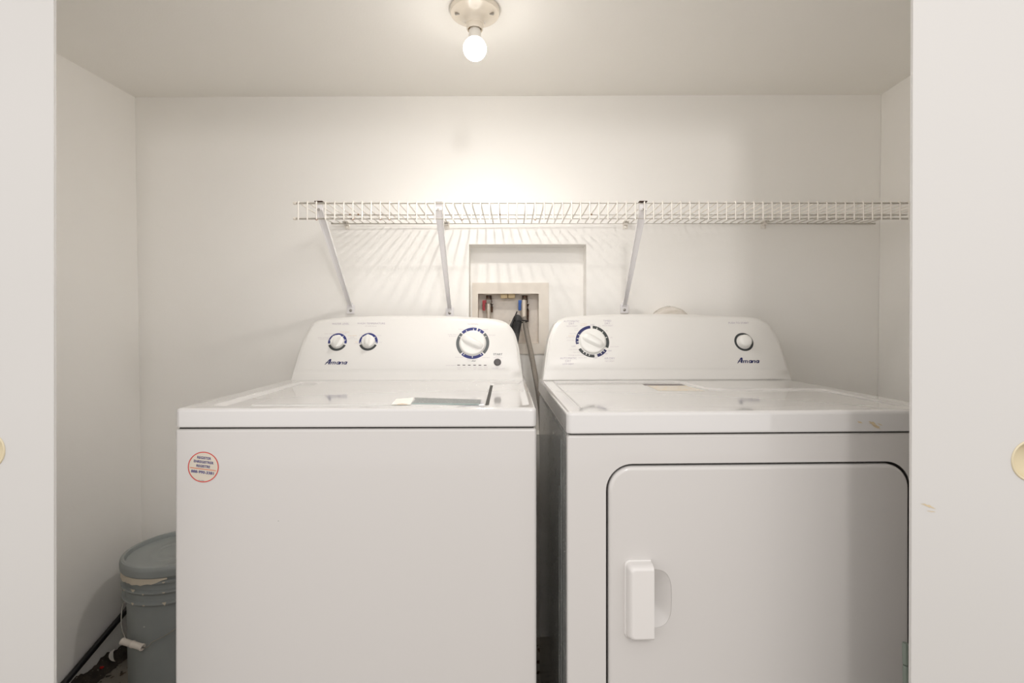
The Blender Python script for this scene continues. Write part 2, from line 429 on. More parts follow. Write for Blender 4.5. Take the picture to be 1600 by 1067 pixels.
# =================================================================== WIRE SHELF
shelf = thing('wire_shelf', (0, 1.62, 1.43), 0, 'long white wire shelf with rust spots on the back wall above both appliances', 'shelf')
SF, SB, SZ, SLZ = 1.475, 1.752, 1.4294, 1.3850
def SL(p): return Vector(p)-Vector((0, 1.62, 1.43))
XL, XR = (459.5-CX)*SF/F, 1.243
for nm, y, z, r, x0, x1 in (('support_rod', SF, SZ, .0031, XL, XR), ('support_rod', SF+.001, SLZ, .0031, XL, XR), ('support_rod', 1.612, SZ-.0045, .0026, (500-CX)*1.612/F, XR),
                        ('support_rod', SB, SZ-.0045, .0026, (492-CX)*1.612/F, XR)):
    bm = B(); tube(bm, [SL((x0+.002, y, z)), SL((x1, y, z))], r, 20); link(nm, bm, M['wire'], shelf, smooth=60)
for z in (SZ, SLZ):
    bm = B(); M4 = Matrix.Translation(SL((XL, SF, z))) @ Matrix.Rotation(-PI/2, 4, 'Y')
    lathe(bm, [(0, -.007), (.0040, -.007), (.0044, -.003), (.0042, .0005), (.003, .002), (0, .0025)], 16, M4); fixn(bm); link('end_cap', bm, M['box'], shelf, smooth=50)
bm = B(); tube(bm, spline([(0, SB-1.62, SZ-1.43-.001), (0, 1.55-1.62, SZ-1.43-.0005), (0, SF-1.62+.004, SZ-1.43+.0032), (0, SF-1.62-.0028, SZ-1.43+.0022), (0, SF-1.62-.0042, SZ-1.43-.006), (0, SF-1.62-.0042, SLZ-1.43+.006), (0, SF-1.62-.0040, SLZ-1.43-.004)], 4), .0020, 8)
X0 = (466-CX)*1.472/F; PITCH = .0262
w0 = link('cross_wire', bm, M['wire'], shelf, smooth=60); w0.location.x = X0
nw = int((XR-X0)/PITCH)
for k in range(1, nw+1):
    c = w0.copy(); COL.objects.link(c); c.location.x = X0+k*PITCH
for k, z in ((4, 0), (5, 0), (9, 1), (10, 1), (15, 0), (22, 0), (6, 1), (12, 0), (18, 1), (26, 1), (2, 1), (33, 0)):
    bm = B(); bmesh.ops.create_icosphere(bm, subdivisions=2, radius=.0030)
    y, zz = ((1.61, SZ-.003) if z == 0 else (SF-.003, SLZ-.003))
    for v in bm.verts: v.co *= .8+.3*random.random(); v.co += SL((X0+k*PITCH, y, zz))
    link('rust_spot', bm, M['rust2'], shelf, smooth=60)

def bracket(tx, bx_, base_py, label, tip='rust'):
    T = at(tx, 325, SF+.004); Bp = at(bx_, base_py, 0); yb = wy((bx_-CX)*1.77/F)-.006
    Bp = at(bx_, base_py, yb-.006)
    t = thing('shelf_bracket', (Bp.x, yb+.006, Bp.z), 0, label, 'shelf bracket', 'slanting brackets under the wire shelf')
    o = Vector(t.location); a = T-o; b = Bp-o
    d = (b-a); L = d.length; dn = d.normalized(); sx = Vector((1, 0, 0)); sn = dn.cross(sx).normalized()
    bm = B(); n = 10; rings = []
    for k in range(n+1):
        s = k/n; p = a+d*s; w = .0105*(1-s)+.0062*s; th = .0050
        if s > .93: th = .003
        ring = [p-sx*w-sn*th, p-sx*w+sn*th, p-sx*w*.62+sn*th*.2, p+sx*w*.62+sn*th*.2, p+sx*w+sn*th, p+sx*w-sn*th] 
        rings.append([bm.verts.new(q) for q in ring])
    for k in range(n): bridge(bm, rings[k], rings[k+1])
    bm.faces.new(rings[0]); bm.faces.new(rings[-1][::-1]); fixn(bm)
    link('strut', bm, M['bracket'], t, bevel=.0012, segs=2)
    bm = B(); box(bm, -.0135, .0135, -.0085, -.0065, -.027, .004); box(bm, -.0075, .0075, -.0125, -.0065, -.003, .012); link('wall_plate', bm, M['bracket'], t, bevel=.002, segs=2)
    bm = B(); M4 = Matrix.Translation((0, -.0085, -.0155)) @ Matrix.Rotation(PI/2, 4, 'X'); lathe(bm, [(.0050, 0), (.0046, .002), (.0030, .0032), (0, .0034)], 16, M4); fixn(bm); link('screw', bm, M['steel'], t, smooth=40)
    bm = B(); q = at(tx, 316, SF)-o
    box(bm, q.x-.0115, q.x+.0115, q.y-.0040, q.y+.012, q.z+.0012, q.z+.0036); link('hook_tip', bm, M[tip], t, bevel=.0008)
    bm = B(); box(bm, q.x-.0105, q.x+.0105, q.y+.003, q.y+.014, q.z-.022, q.z-.0012); link('hook_plate', bm, M['bracket'], t, bevel=.0012)
    bm = B(); M4 = Matrix.Translation((q.x-.001, q.y+.003, q.z-.020)) @ Matrix.Rotation(PI/2, 4, 'X'); lathe(bm, [(.0040, 0), (.0036, .0016), (0, .002)], 14, M4); fixn(bm); link('rivet', bm, M['steel'], t, smooth=40)
bracket(498, 547.5, 478, 'white slanting shelf bracket nearest the left end of the wire shelf')
bracket(685, 702.5, 482, 'white slanting shelf bracket just left of the wall niche', 'bracket')
bracket(1005, 976, 477, 'white slanting shelf bracket right of the wall niche, above the dryer')
for px, lab in ((540, 'small white wall clip holding the shelf back rod near the left end'), (698, 'small white wall clip on the shelf back rod beside the middle bracket'),
                (978, 'small white wall clip on the shelf back rod beside the right bracket'), (1194, 'small white wall clip on the shelf back rod furthest right')):
    x = (px-CX)*1.755/F; y = wy(x)
    bm = B(); box(bm, -.006, .006, -.018, 0, -.004, .010); box(bm, -.008, .008, -.003, 0, -.016, .008)
    M4 = Matrix.Translation((0, -.003, -.009)) @ Matrix.Rotation(PI/2, 4, 'X'); lathe(bm, [(.0060, 0), (.0055, .003), (.003, .005), (0, .0052)], 16, M4)
    tube(bm, [(-.007, -.024, .004), (.007, -.024, .004)], .0055, 12)
    fixn(bm); c = link('shelf_clip', bm, M['wire'], smooth=40); c.location = (x, y-.001, SZ-.004)
    c['label'] = lab; c['category'] = 'shelf clip'; c['group'] = 'wall clips behind the wire shelf'

# =================================================================== OUTLET BOX IN THE NICHE
def NB(px, py, d=0):          # point on the niche back
    p = at(px, py, 1.848); return Vector((p.x, wy(p.x)+.073-d, p.z))
ob = thing('laundry_outlet_box', NB(798, 553), 0, 'aged white plastic laundry outlet box set in the wall niche', 'outlet box')
O0 = Vector(ob.location)
f0 = [NB(738, 553, .004), NB(857, 553, .004), NB(857, 442, .004), NB(738, 442, .004)]
hh = [NB(747, 536.5, .004), NB(841.5, 536.5, .004), NB(841.5, 459, .004), NB(747, 459, .004)]
bm = B(); o_, h_ = poly_holes(bm, [p-O0 for p in f0], [[p-O0 for p in hh]])
bk = [bm.verts.new(p-O0+Vector((0, .0035, 0))) for p in f0]; bridge(bm, o_, bk)
ih = [bm.verts.new(p-O0+Vector((0, .02, 0))) for p in hh]; bridge(bm, h_, ih); fixn(bm)
link('face_frame', bm, M['box'], ob)
s1 = [p-O0+Vector((0, .02, 0)) for p in hh]; 
bm = B(); r1 = [bm.verts.new(p) for p in s1]; r2 = [bm.verts.new(p+Vector((0, .038, 0))) for p in s1]; bridge(bm, r1, r2); bm.faces.new(r2); fixn(bm)
link('recess', bm, M['boxin'], ob)
bm = B(); a = at(782, 459.3, 1.874)-O0; b = at(805, 466, 1.874)-O0; m_ = (a.x+b.x)/2
box(bm, a.x, m_-.0006, a.y-.01, a.y+.03, b.z, a.z+.0005); box(bm, m_+.0006, b.x, a.y-.01, a.y+.03, b.z, a.z+.0005); link('knockout_block', bm, M['cream'], ob, bevel=.004)
for vx, hx, col, lab in ((764, 757.5, 'red', 'hot'), (820, 813.5, 'blue', 'cold')):
    c = at(vx, 470.5, 1.874)-O0; zt = at(vx, 459.3, 1.885).z-O0.z
    bm = B(); lathe(bm, [(0, 0), (.017, 0), (.0205, .002), (.0205, .0055), (0, .0055)], 32, Matrix.Translation((c.x, c.y, zt-.0056))); fixn(bm); link('valve_collar', bm, M['box'], ob, smooth=40)
    bm = B(); lathe(bm, [(0, -.022), (.0098, -.022), (.0104, -.018), (.0100, -.0005), (0, 0)], 24, Matrix.Translation((c.x, c.y, zt-.0056)))
    lathe(bm, [(0, -.018), (.0105, -.018), (.0115, -.012), (.0115, .002), (.008, .010), (0, .0105)], 28, Matrix.Translation((c.x, c.y, c.z-.002)) @ Matrix.Rotation(PI/2, 4, 'X')); fixn(bm)
    v = link('valve_body', bm, M['copper'], ob, smooth=40)
    hpx = at(hx, 477, 1.866)-O0; q = 1.866/F
    bm = B(); x = hpx.x
    box(bm, x-3.6*q, x+3.2*q, hpx.y-.006, hpx.y+.004, hpx.z+3.0*q, hpx.z+8*q); box(bm, x-3.6*q, x+.6*q, hpx.y-.006, hpx.y+.004, hpx.z-8*q, hpx.z+3.5*q)
    h = link('valve_handle', bm, M[col], ob, bevel=.0012); h['label'] = col+' plastic valve lever'
    # corroded drip pipe to the right of each valve
    bm = B(); e1 = at(vx+4.6, 475, 1.877)-O0; e2 = at(vx+4.4, 503 if col == 'blue' else 488, 1.877)-O0
    tube(bm, [e1, e1.lerp(e2, .35), e2], .0052, 12, rfun=lambda i: (.0058, .0048, .0036)[i]); link('corroded_stub', bm, M['copper'], ob, smooth=50)

hz = thing('cold_water_hose', at(845, 655, 1.70), 0, 'grey braided water hose from the blue valve hanging between the appliances', 'hose')
H0 = Vector(hz.location)
pts = spline([at(819, 468, 1.868), at(819, 478, 1.864), at(819, 492, 1.858), at(820.5, 506, 1.835), at(824, 525, 1.80), at(830, 552, 1.745), at(836, 585, 1.70), at(842, 620, 1.68), at(846, 660, 1.68), at(848, 760, 1.68)], 6)
bm = B(); tube(bm, [p-H0 for p in pts], .0086, 14); link('braided_sleeve', bm, M['braid'], hz, smooth=60)
bm = B(); tube(bm, [p-H0 for p in spline([at(819, 466, 1.864), at(818.8, 478, 1.862), at(818.8, 499, 1.853)], 4)], .0094, 16, rfun=lambda i: .0094+.0002*i if i < 5 else .0104-.0001*i); link('crimp_ferrule', bm, M['chrome'], hz, smooth=60)
hz = thing('hot_water_hose', at(764, 520, 1.84), 0, 'pale braided water hose dropping from the red valve behind the washer', 'hose')
H0 = Vector(hz.location)
bm = B(); tube(bm, [p-H0 for p in spline([at(763, 467, 1.868), at(763.3, 480, 1.862), at(763.6, 500, 1.855), at(764, 530, 1.83), at(764, 620, 1.73), at(760, 720, 1.70)], 5)], .0078, 14); link('braided_sleeve', bm, M['chrome'], hz, smooth=60)
bm = B(); lathe(bm, [(0, -.009), (.0098, -.009), (.0102, -.005), (.0102, .003), (.0085, .005), (0, .005)], 8, Matrix.Translation(at(763.4, 470, 1.862)-H0)); fixn(bm); link('hose_nut', bm, M['steel'], hz, smooth=20)

dh = thing('drain_hose', at(800, 600, 1.72), 0, 'black ribbed drain hose hooked into the outlet box beside the grey hose', 'hose')
H0 = Vector(dh.location)
pts = spline([at(790, 640, 1.70), at(797, 580, 1.73), at(802, 545, 1.76), at(806.5, 518, 1.79), at(809, 503, 1.81), at(808.5, 497.5, 1.835), at(806, 502, 1.865), at(802, 512, 1.885), at(800, 524, 1.89)], 22)
bm = B(); tube(bm, [p-H0 for p in pts], .0125, 16, rfun=lambda i: .0142 if i % 2 else .0122); link('ribbed_tube', bm, M['corrug'], dh, smooth=70)
bm = B(); c = at(814.0, 502.5, 1.815)-H0
loop = [c+Vector((math.cos(t)*.0235, math.sin(t)*.0215, -.0035*math.sin(t*1)+.002*math.cos(t))) for t in [2*PI*k/36 for k in range(37)]]
tube(bm, loop, .0021, 8); tube(bm, [p-H0 for p in spline([at(807, 502, 1.80), at(803, 499, 1.80), at(807.5, 487, 1.815)], 5)], .0016, 6)
link('zip_tie', bm, M['black'], dh, smooth=60)
bm = B(); tube(bm, [p-H0 for p in spline([at(808, 486.5, 1.83), at(803, 499, 1.825), at(799, 507, 1.82), at(797, 516, 1.81), at(795, 540, 1.79)], 6)], .0042, 8, rfun=lambda i: .0022+.00022*min(i, 20)); link('hook_guide', bm, M['corrug'], dh, smooth=60)

# =================================================================== FOIL DRYER DUCT
du = thing('dryer_vent_duct', (at(1050, 500, 1.70).x, 1.765, .80), 0, 'crinkled foil vent duct showing above the dryer console', 'duct')
D0 = Vector(du.location); cxd = at(1054.5, 512, 1.68)
path = [Vector((cxd.x-.004, 1.755, 1.062)), Vector((cxd.x-.003, 1.735, 1.070)), Vector((cxd.x-.001, 1.715, 1.068)), Vector((cxd.x+.001, 1.698, 1.050)), Vector((cxd.x+.003, 1.688, 1.015)), Vector((cxd.x+.005, 1.685, .95)), Vector((cxd.x+.005, 1.685, .80))]
pp = spline(path, 10); rr = random.Random(3)
bm = B(); tube(bm, [p-D0 for p in pp], .060, 40, rfun=lambda i: .0690+.0022*math.sin(i*1.9))
for v in bm.verts:
    v.co += Vector((math.sin(v.co.z*140+v.co.x*90), math.cos(v.co.x*150), math.sin(v.co.x*120+v.co.y*80)))*.0011
link('foil_sleeve', bm, M['foil'], du, smooth=80)
bm = B()
for k in range(13):
    t0 = PI*.93-k*.115; pts2 = []
    for s in range(4):
        t = t0-s*.028; pts2.append(Vector((cxd.x+.0705*math.cos(t), 1.727+.001*s, 1.068+.0720*math.sin(t)))-D0)
    tube(bm, pts2, .0018, 6, rfun=lambda i, k=k: .0012+.0011*((k*7) % 3)/2)
link('dark_clamp_edge', bm, M['black'], du, smooth=50)

# =================================================================== console builder
def resample_poly(pts, k=10):
    s = spline([(x, y, 0) for x, y in pts], k); return [(p.x, p.y) for p in s]
def offset_poly(P, d):
    n = len(P); out = []
    for i in range(n):
        a = Vector(P[i-1]); b = Vector(P[i]); c = Vector(P[(i+1) % n])
        e1 = (b-a).normalized(); e2 = (c-b).normalized(); n1 = Vector((-e1.y, e1.x)); n2 = Vector((-e2.y, e2.x))
        m_ = (n1+n2); 
        if m_.length < 1e-6: m_ = n1
        m_.normalize(); k = max(.35, m_.dot(n1)); out.append(tuple(b+m_*d/k))
    return out
def console(parent, pl, px_pts, vb_py, depth, inset=.013, rec=.006, top_r=.004):
    """px_pts runs clockwise from the lower left foot over the top to the lower right foot"""
    uv = [tuple(pl.uv(*p)) for p in px_pts]
    top = resample_poly(uv[1:-1], 7)
    loop = [uv[0]]+top+[uv[-1]]
    # add points along the bottom
    nb = 14; loop += [(uv[-1][0]+(uv[0][0]-uv[-1][0])*k/nb, uv[0][1]) for k in range(1, nb)]
    loop = loop[::-1]          # counter-clockwise seen from the front
    r_out = loop; vb = pl.uv(700, vb_py).y if parent.name.startswith('wash') else pl.uv(1050, vb_py).y
    rings = []
    def ring(P, h, dy=0): rings.append([bm.verts.new(pl.pt(p[0], p[1], h)+Vector((0, dy, 0))) for p in P])
    bm = B()
    back = [(p[0], p[1]) for p in loop]
    ring(back, -rec-.010, depth); 
    ring(back, -rec-.010)
    for a in (0, 30, 60, 90):
        t = math.radians(a); ring(offset_poly(loop, top_r*(1-math.cos(t))), -rec-top_r+top_r*math.sin(t))
    v0 = loop[0][1]
    def squeeze(off, vbot):          # same outline, its foot lifted to vbot
        P = offset_poly(loop, off); vt = max(p[1] for p in P); lo = min(p[1] for p in P)
        return [(p[0], vbot+(p[1]-lo)*(vt-vbot)/(vt-lo)) for p in P]
    def inner(off, h): ring(squeeze(off, vb+(off-inset)*.6), h)
    ring(squeeze(inset*.55, v0+(vb-v0)*.72), -rec*.42)
    inner(inset, -.0008); inner(inset+.003, 0)
    for i in range(len(rings)-1): bridge(bm, rings[i], rings[i+1])
    bm.faces.new(rings[-1]); bm.faces.new(rings[0][::-1]); fixn(bm)
    o = link('console', bm, M['plastic'], parent, smooth=50)
    big = max(o.data.polygons, key=lambda p: p.area); big.use_smooth = False
    return o
def knob(parent, pl, px, py, rpx, grip_deg, name='knob', hgt=.010, grip_h=.014, gw=.30, over=1.0):
    c = pl.uv(px, py); q = pl.px(px, py); R = rpx*q
    bm = B(); lathe(bm, [(R*1.0, .0002), (R*1.0, hgt*.55), (R*.97, hgt*.8), (R*.90, hgt*.97), (R*.80, hgt), (0, hgt*1.0)], 56, pl.mat(c.x, c.y, 0)); fixn(bm)
    k = link(name, bm, M['knob'], parent, smooth=50)
    bm = B(); M4 = pl.mat(c.x, c.y, 0, -math.radians(grip_deg)); L = R*.93*over; n = 16; rings = []
    for j in range(n+1):
        s = -1+2*j/n; w = R*gw*(math.sqrt(max(0, 1-(abs(s)**3.5)))*.92+.08)*(1.0-.12*s); hh_ = hgt*.8+grip_h*(1-abs(s)**4)*(.96+.04*s)
        prof = [(-w*1.35, hgt*.7), (-w*1.02, hgt*.9+ (hh_-hgt*.9)*.30), (-w*.72, hgt*.8+(hh_-hgt*.8)*.85), (-w*.45, hh_), (w*.45, hh_), (w*.72, hgt*.8+(hh_-hgt*.8)*.85), (w*1.02, hgt*.9+(hh_-hgt*.9)*.30), (w*1.35, hgt*.7)]
        rings.append([bm.verts.new(M4 @ Vector((x, s*L, max(z, hgt*.7)))) for x, z in prof])
    for j in range(n): bridge(bm, rings[j], rings[j+1])
    bm.faces.new(rings[0]); bm.faces.new(rings[-1][::-1]); fixn(bm)
    link('knob_grip', bm, M['knob'], k, smooth=40)
    return k

# =================================================================== WASHER
WL = Vector((-.3007, .989, 0)); WR = math.radians(.7); WF = Frame(WL, WR)
washer = thing('washing_machine', WL, WR, 'white top-load washing machine with three knobs and a round register sticker', 'washing machine')
w2 = .3485
bm = B(); box(bm, -w2, w2, 0, .655, .015, .8785)
link('cabinet', bm, M['enamel'], washer, bevel=.006, segs=4)
bm = B(); box(bm, -w2+.006, w2-.006, .006, .64, .870, .886); link('seam', bm, M['dark'], washer)
for sx in (-1, 1):
    for yy in (.05, .60):
        bm = B(); lathe(bm, [(0, 0), (.02, 0), (.022, .006), (.012, .010), (.012, .018), (0, .018)], 20, Matrix.Translation((sx*.30, yy, 0))); fixn(bm); link('foot', bm, M['black'], washer, smooth=40)
# deck: rim with a sunken field
def deck(parent, x0, x1, y0, y1, z0, z1, field, drop, slope_w, name, m, bev):
    bm = B(); T = lambda x, y, d=0: Vector((x, y, z1-d))
    rim = rrect(x0, x1, y0, y1, bev*1.5, 6)
    fl = [T(x, y) for x, y in field]; o, h = poly_holes(bm, [T(x, y) for x, y in offset_poly(rim, bev)], [fl])
    rings = [h]
    for k in range(1, 9):
        t = k/8; rings.append([bm.verts.new(T(x, y, drop*(1-math.cos(PI*t))/2)) for x, y in offset_poly(field, slope_w*t)])
    for k in range(8): bridge(bm, rings[k], rings[k+1])
    bm.faces.new(rings[-1])
    prev = o
    for k in range(1, 7):
        t = PI/2*k/6; rg = [bm.verts.new(T(x, y, bev*(1-math.cos(t)))) for x, y in offset_poly(rim, bev*(1-math.sin(t)))]
        bridge(bm, prev, rg); prev = rg
    for dz_, off in ((z0+.004-z1, 0), (z0+.001-z1, .001), (z0-z1, .004)):
        rg = [bm.verts.new(T(x, y, -dz_)) for x, y in offset_poly(rim, off)]; bridge(bm, prev, rg); prev = rg
    bm.faces.new(prev); fixn(bm)
    me_o = link(name, bm, m, parent, smooth=40)
    wn = me_o.modifiers.new('wn', 'WEIGHTED_NORMAL'); wn.keep_sharp = True
    return me_o
wz = .9185
fw = [(p[0], p[1]) for p in rrect(-.302, .338, .030, .480, .018, 4)]
deck(washer, -w2, w2, -.002, .655, .8815, wz, fw, .006, .016, 'top_deck', M['deck'], .007)
# the lid
L0 = WF.z(383, 634, wz).x; L1 = WF.z(759, 632.5, wz).x
bm = B(); box(bm, L0, L1-.0015, .0505, .4600, wz-.0085, wz-.0010); link('lid', bm, M['deck'], washer, bevel=.003, segs=4)
bm = B(); a = WF.z(757.5, 632.5, wz-.0045); b = WF.z(765.5, 604.5, wz-.0045); box(bm, L1-.0015, L1+.0050, .056, .41, wz-.0059, wz-.0052); link('lid_gap', bm, M['dark'], washer)
def deck_patch(name, parent, fr, z, quad, m, seg=None):
    bm = B(); vs = [bm.verts.new(fr.z(px, py, z)) for px, py in quad]; bm.faces.new(vs); fixn(bm)
    if bm.faces[:][0].normal.z < 0: bmesh.ops.reverse_faces(bm, faces=bm.faces[:])
    return link(name, bm, m, parent)
zl = wz-.0006
wl = deck_patch('warning_label', washer, WF, zl, [(619, 623), (648, 620.7), (641, 632.3), (611, 632.3)], M['label_white']); wl['label'] = 'white paper label on the lid'
deck_patch('warning_label', washer, WF, zl, [(645, 621), (752, 624.2), (749, 631), (643, 629.8), (650, 623)], M['label_grey'])['label'] = 'scratched grey label strip on the lid'
deck_patch('label_line', washer, WF, zl, [(643.2, 630), (749, 631.1), (748.6, 632), (643, 631)], M['label_teal'])
deck_patch('label_stain', washer, WF, zl+.0001, [(621, 631.2), (628, 630.2), (637, 631.2), (636, 632), (620, 632)], M['print_o'])

WCY = WF.y(640, 596, .495).y
WP = Plane(WF, (0, .497, wz-.006), math.radians(21))
# console silhouette lies 6 mm behind the face plane
WPo = Plane(WF, WP.P0-WP.n*.008, math.radians(21))
sil_w = [(453, 596.5), (465, 555), (471, 538), (477.5, 522.5), (485, 509.5), (492, 503.5), (502, 499.6), (540, 495.5), (580, 493.8), (640, 493), (700, 493.6), (750, 496.2), (775, 498.8), (789, 503), (799, 511.5), (806, 525), (811, 544), (818, 596.5)]
class Sil(Plane): pass
cons_pl = Plane(WF, WP.P0, math.radians(21)); cons_pl.uv = lambda px, py: WPo.uv(px, py)
wc = console(washer, cons_pl, sil_w, 578.5, .085)
emblem(wc, WP, 507.5, 569.4)
# dials
def dial_ring(parent, pl, px, py, rin, rout, arcs, ticks, m1, m2):
    c = pl.uv(px, py); q = pl.px(px, py); bm = B()
    for a0, a1, mi in arcs: ring_arc(bm, pl, c, rin*q, rout*q, a0, a1, mi)
    for a in ticks:
        wdt = 1.1/rin*57.3*.5; ring_arc(bm, pl, c, rin*q*.99, (rin+(rout-rin)*.62)*q, a-wdt, a+wdt, 2, h=.0005, n=2)
    fixn(bm)
    return link('dial_ring', bm, [m1, m2, M['plastic']], parent)
dial_ring(wc, WP, 527.3, 534.3, 10.9, 14.6, [(-101, 101, 0), (112, 248, 1)], [-75, -40, 75, 40], M['navy'], M['charcoal2'])
knob(wc, WP, 527.3, 534.0, 10.4, 24, over=1.12, grip_h=.017, gw=.33)
dial_ring(wc, WP, 575.6, 534.0, 10.9, 14.6, [(-101, 101, 0), (112, 248, 1)], [-95, -52, 52, 95], M['navy'], M['charcoal2'])
knob(wc, WP, 575.6, 533.6, 10.4, 2, over=1.12, grip_h=.017, gw=.33)
dial_ring(wc, WP, 738.6, 536.0, 21.2, 25.9, [(-44, 14, 0), (19, 44, 0), (49, 133, 1), (138, 222, 0), (227, 311, 1)], [-27, 2, 29, 62, 145, 180, 215, -62], M['navy'], M['charcoal'])
knob(wc, WP, 738.6, 536.0, 20.3, 118, hgt=.009, grip_h=.012, gw=.30, name='cycle_knob')
# start button, lights
c = WP.uv(777.3, 566); q = WP.px(777, 566)
bm = B(); lathe(bm, [(5.7*q, .0003), (5.7*q, .002), (5.0*q, .0034), (3.5*q, .0038), (0, .0030)], 36, WP.mat(c.x, c.y, 0)); fixn(bm); link('start_button', bm, M['button'], wc, smooth=50)
for k in range(6):
    c = WP.uv(716.6+k*8.3, 570.4+.05*k); bm = B(); o1 = [bm.verts.new(WP.pt(c.x+x, c.y+y, .0004)) for x, y in rrect(-2.2*q, 2.2*q, -.65*q, .65*q, .6*q, 3)]; bm.faces.new(o1); fixn(bm)
    link('indicator_light', bm, M['led'], wc)
bm = B(); T = lambda *a, **k: put_text(bm, WP, *a, **k)
LM = [M['print'], M['print_s'], M['print_o'], M['charcoal']]
T('WATER LEVEL', 532.2, 505.9, 27, 2.8, 0); 
T('auto sensing', 515.5, 521.3, 17, 1.5, 1); T('auto sensing', 505.3, 527.3, 17, 1.5, 1); T('+ extra rinse', 505.8, 529.6, 16, 1.5, 1)
T('deep water', 538.6, 518.6, 15, 1.5, 2); T('wash', 538.4, 520.8, 6.5, 1.5, 1); T('deep water', 550.8, 524.2, 14.5, 1.5, 2); T('wash', 550.4, 526.6, 6.5, 1.5, 1); T('extra rinse', 551, 529, 14.5, 1.5, 1)
fixn(bm); link('water_level_lettering', bm, LM, wc); bm = B()
T('WASH TEMPERATURE', 580, 505.3, 43.5, 2.8, 0); T('all cold rinses', 579.5, 509.2, 18, 1.7, 1)
T('cool', 578, 519.4, 5.5, 1.4, 1); T('cold', 564, 523.4, 6, 1.5, 1); T('warm', 592.2, 524, 7, 1.5, 1); T('hot', 594.6, 534.6, 4.2, 1.6, 1); T('tap', 557.2, 534.2, 4, 1.5, 2); T('cold', 556.5, 536.7, 5.5, 1.5, 1)
fixn(bm); link('temperature_lettering', bm, LM, wc); bm = B()
T('NORMAL', 739.3, 506.4, 16.8, 2.6, 1); T('regular', 739.8, 510.4, 9, 1.5, 1); T('heavy', 720.7, 514.2, 8, 1.8, 1); T('casual', 758, 514.7, 8.5, 1.7, 1); T('delicate', 768.7, 523.4, 10, 1.7, 1)
T('bulky items', 707.3, 522.6, 15, 1.7, 1); T('& sheets', 707.4, 525.2, 11, 1.6, 1); T('drain/spin', 717.8, 558, 13.5, 1.7, 1); T('rinse/spin', 758.7, 558.4, 13, 1.7, 1); T('clean washer', 737.8, 561.2, 18, 1.6, 1)
T('with', 733.3, 563.7, 5, 1.3, 1); T('affresh', 740, 563.8, 6.5, 1.8, 3, shear=.4, bold=.02)
fixn(bm); link('cycle_lettering', bm, LM, wc); bm = B()
T('START', 778, 553.5, 14.2, 3.0, 3, bold=.015); T('PAUSE', 778, 556.6, 7, 1.3, 1); T('UNLOCK LID', 778, 558.8, 13.5, 1.5, 1); T('CANCEL', 773.4, 575.3, 11.2, 1.7, 0); T('press/hold', 784.6, 575.6, 9, 1.2, 1)
fixn(bm); link('start_lettering', bm, LM, wc); bm = B()
T('cycle status', 704.4, 570.6, 16, 1.7, 1)
for x, a_, b_ in ((717, 'sensing', 'fill'), (725.4, 'wash', ''), (733.7, 'rinse', ''), (742, 'final', 'spin'), (750, 'cycle', 'complete'), (759, 'lid', 'locked')):
    T(a_, x, 574, 6.4 if len(a_) > 6 else 4.6, 1.2, 1)
    if b_: T(b_, x, 576.5, 7.4 if len(b_) > 6 else (5.6 if len(b_) > 4 else 3.6), 1.2, 1)
fixn(bm); link('status_lettering', bm, LM, wc)

# register sticker
SPl = Plane(WF, (0, -.0004, .7), 0)
c = SPl.uv(317.8, 729.6); q = SPl.px(317.8, 729.6)
bm = B(); R = 24.1*q
lathe(bm, [(0, 0), (R, 0), (R, .0003), (0, .0003)], 64, SPl.mat(c.x, c.y, -.0002)); fixn(bm)
st = link('register_sticker', bm, M['sticker'], washer); st['label'] = 'round silver and tan sticker with a red rim'
bm = B(); ring_arc(bm, SPl, c, 22.6*q, 24.1*q, 0, 360, 0, h=.0004, n=64); fixn(bm); link('sticker_rim', bm, M['sticker_red'], st)
bm = B(); rt = math.radians(-7)
def ST(s, px, py, w, h, mi=0, **k):
    cc = SPl.uv(px, py); text_mesh(bm, s, SPl.mat(cc.x, cc.y, .0006, rt), w*q, h*q, mi, **k)
ST('REGISTER', 319.2, 715.3, 21.8, 3.9, bold=.02); ST('ENREGISTRER', 318.5, 721.7, 31, 3.9, bold=.02); ST('REGISTRE', 317.8, 728.3, 21.4, 3.9, bold=.02)
ST('888-990-3381', 316.4, 737.6, 35.5, 4.3, bold=.022); ST('PL-17562', 315, 750.6, 8.5, 1.3)
a = SPl.uv(297.2, 730.2); b = SPl.uv(337.5, 735.3); stroke(bm, SPl, [a, b], 1.0*q, h=.0006, mi=1)
fixn(bm); link('sticker_lettering', bm, [M['sticker_blue'], M['sticker_orange']], st)
pw = WF.y(435, 814, -.0003); blotch('small_chip', washer, (pw, (.0008, 0, 0), (0, 0, .0008)), (0, 0, 0), M['charcoal'], 9)

# =================================================================== DRYER
DR = math.radians(2.0)
dl = (885-CX)*.965/F
DL = Vector((dl+.368*math.cos(DR), .965+.368*math.sin(DR), 0)); DF = Frame(DL, DR)
dryer = thing('clothes_dryer', DL, DR, 'white front-load clothes dryer with a large door and one round dial', 'clothes dryer')
d2 = .368; dz = .9175
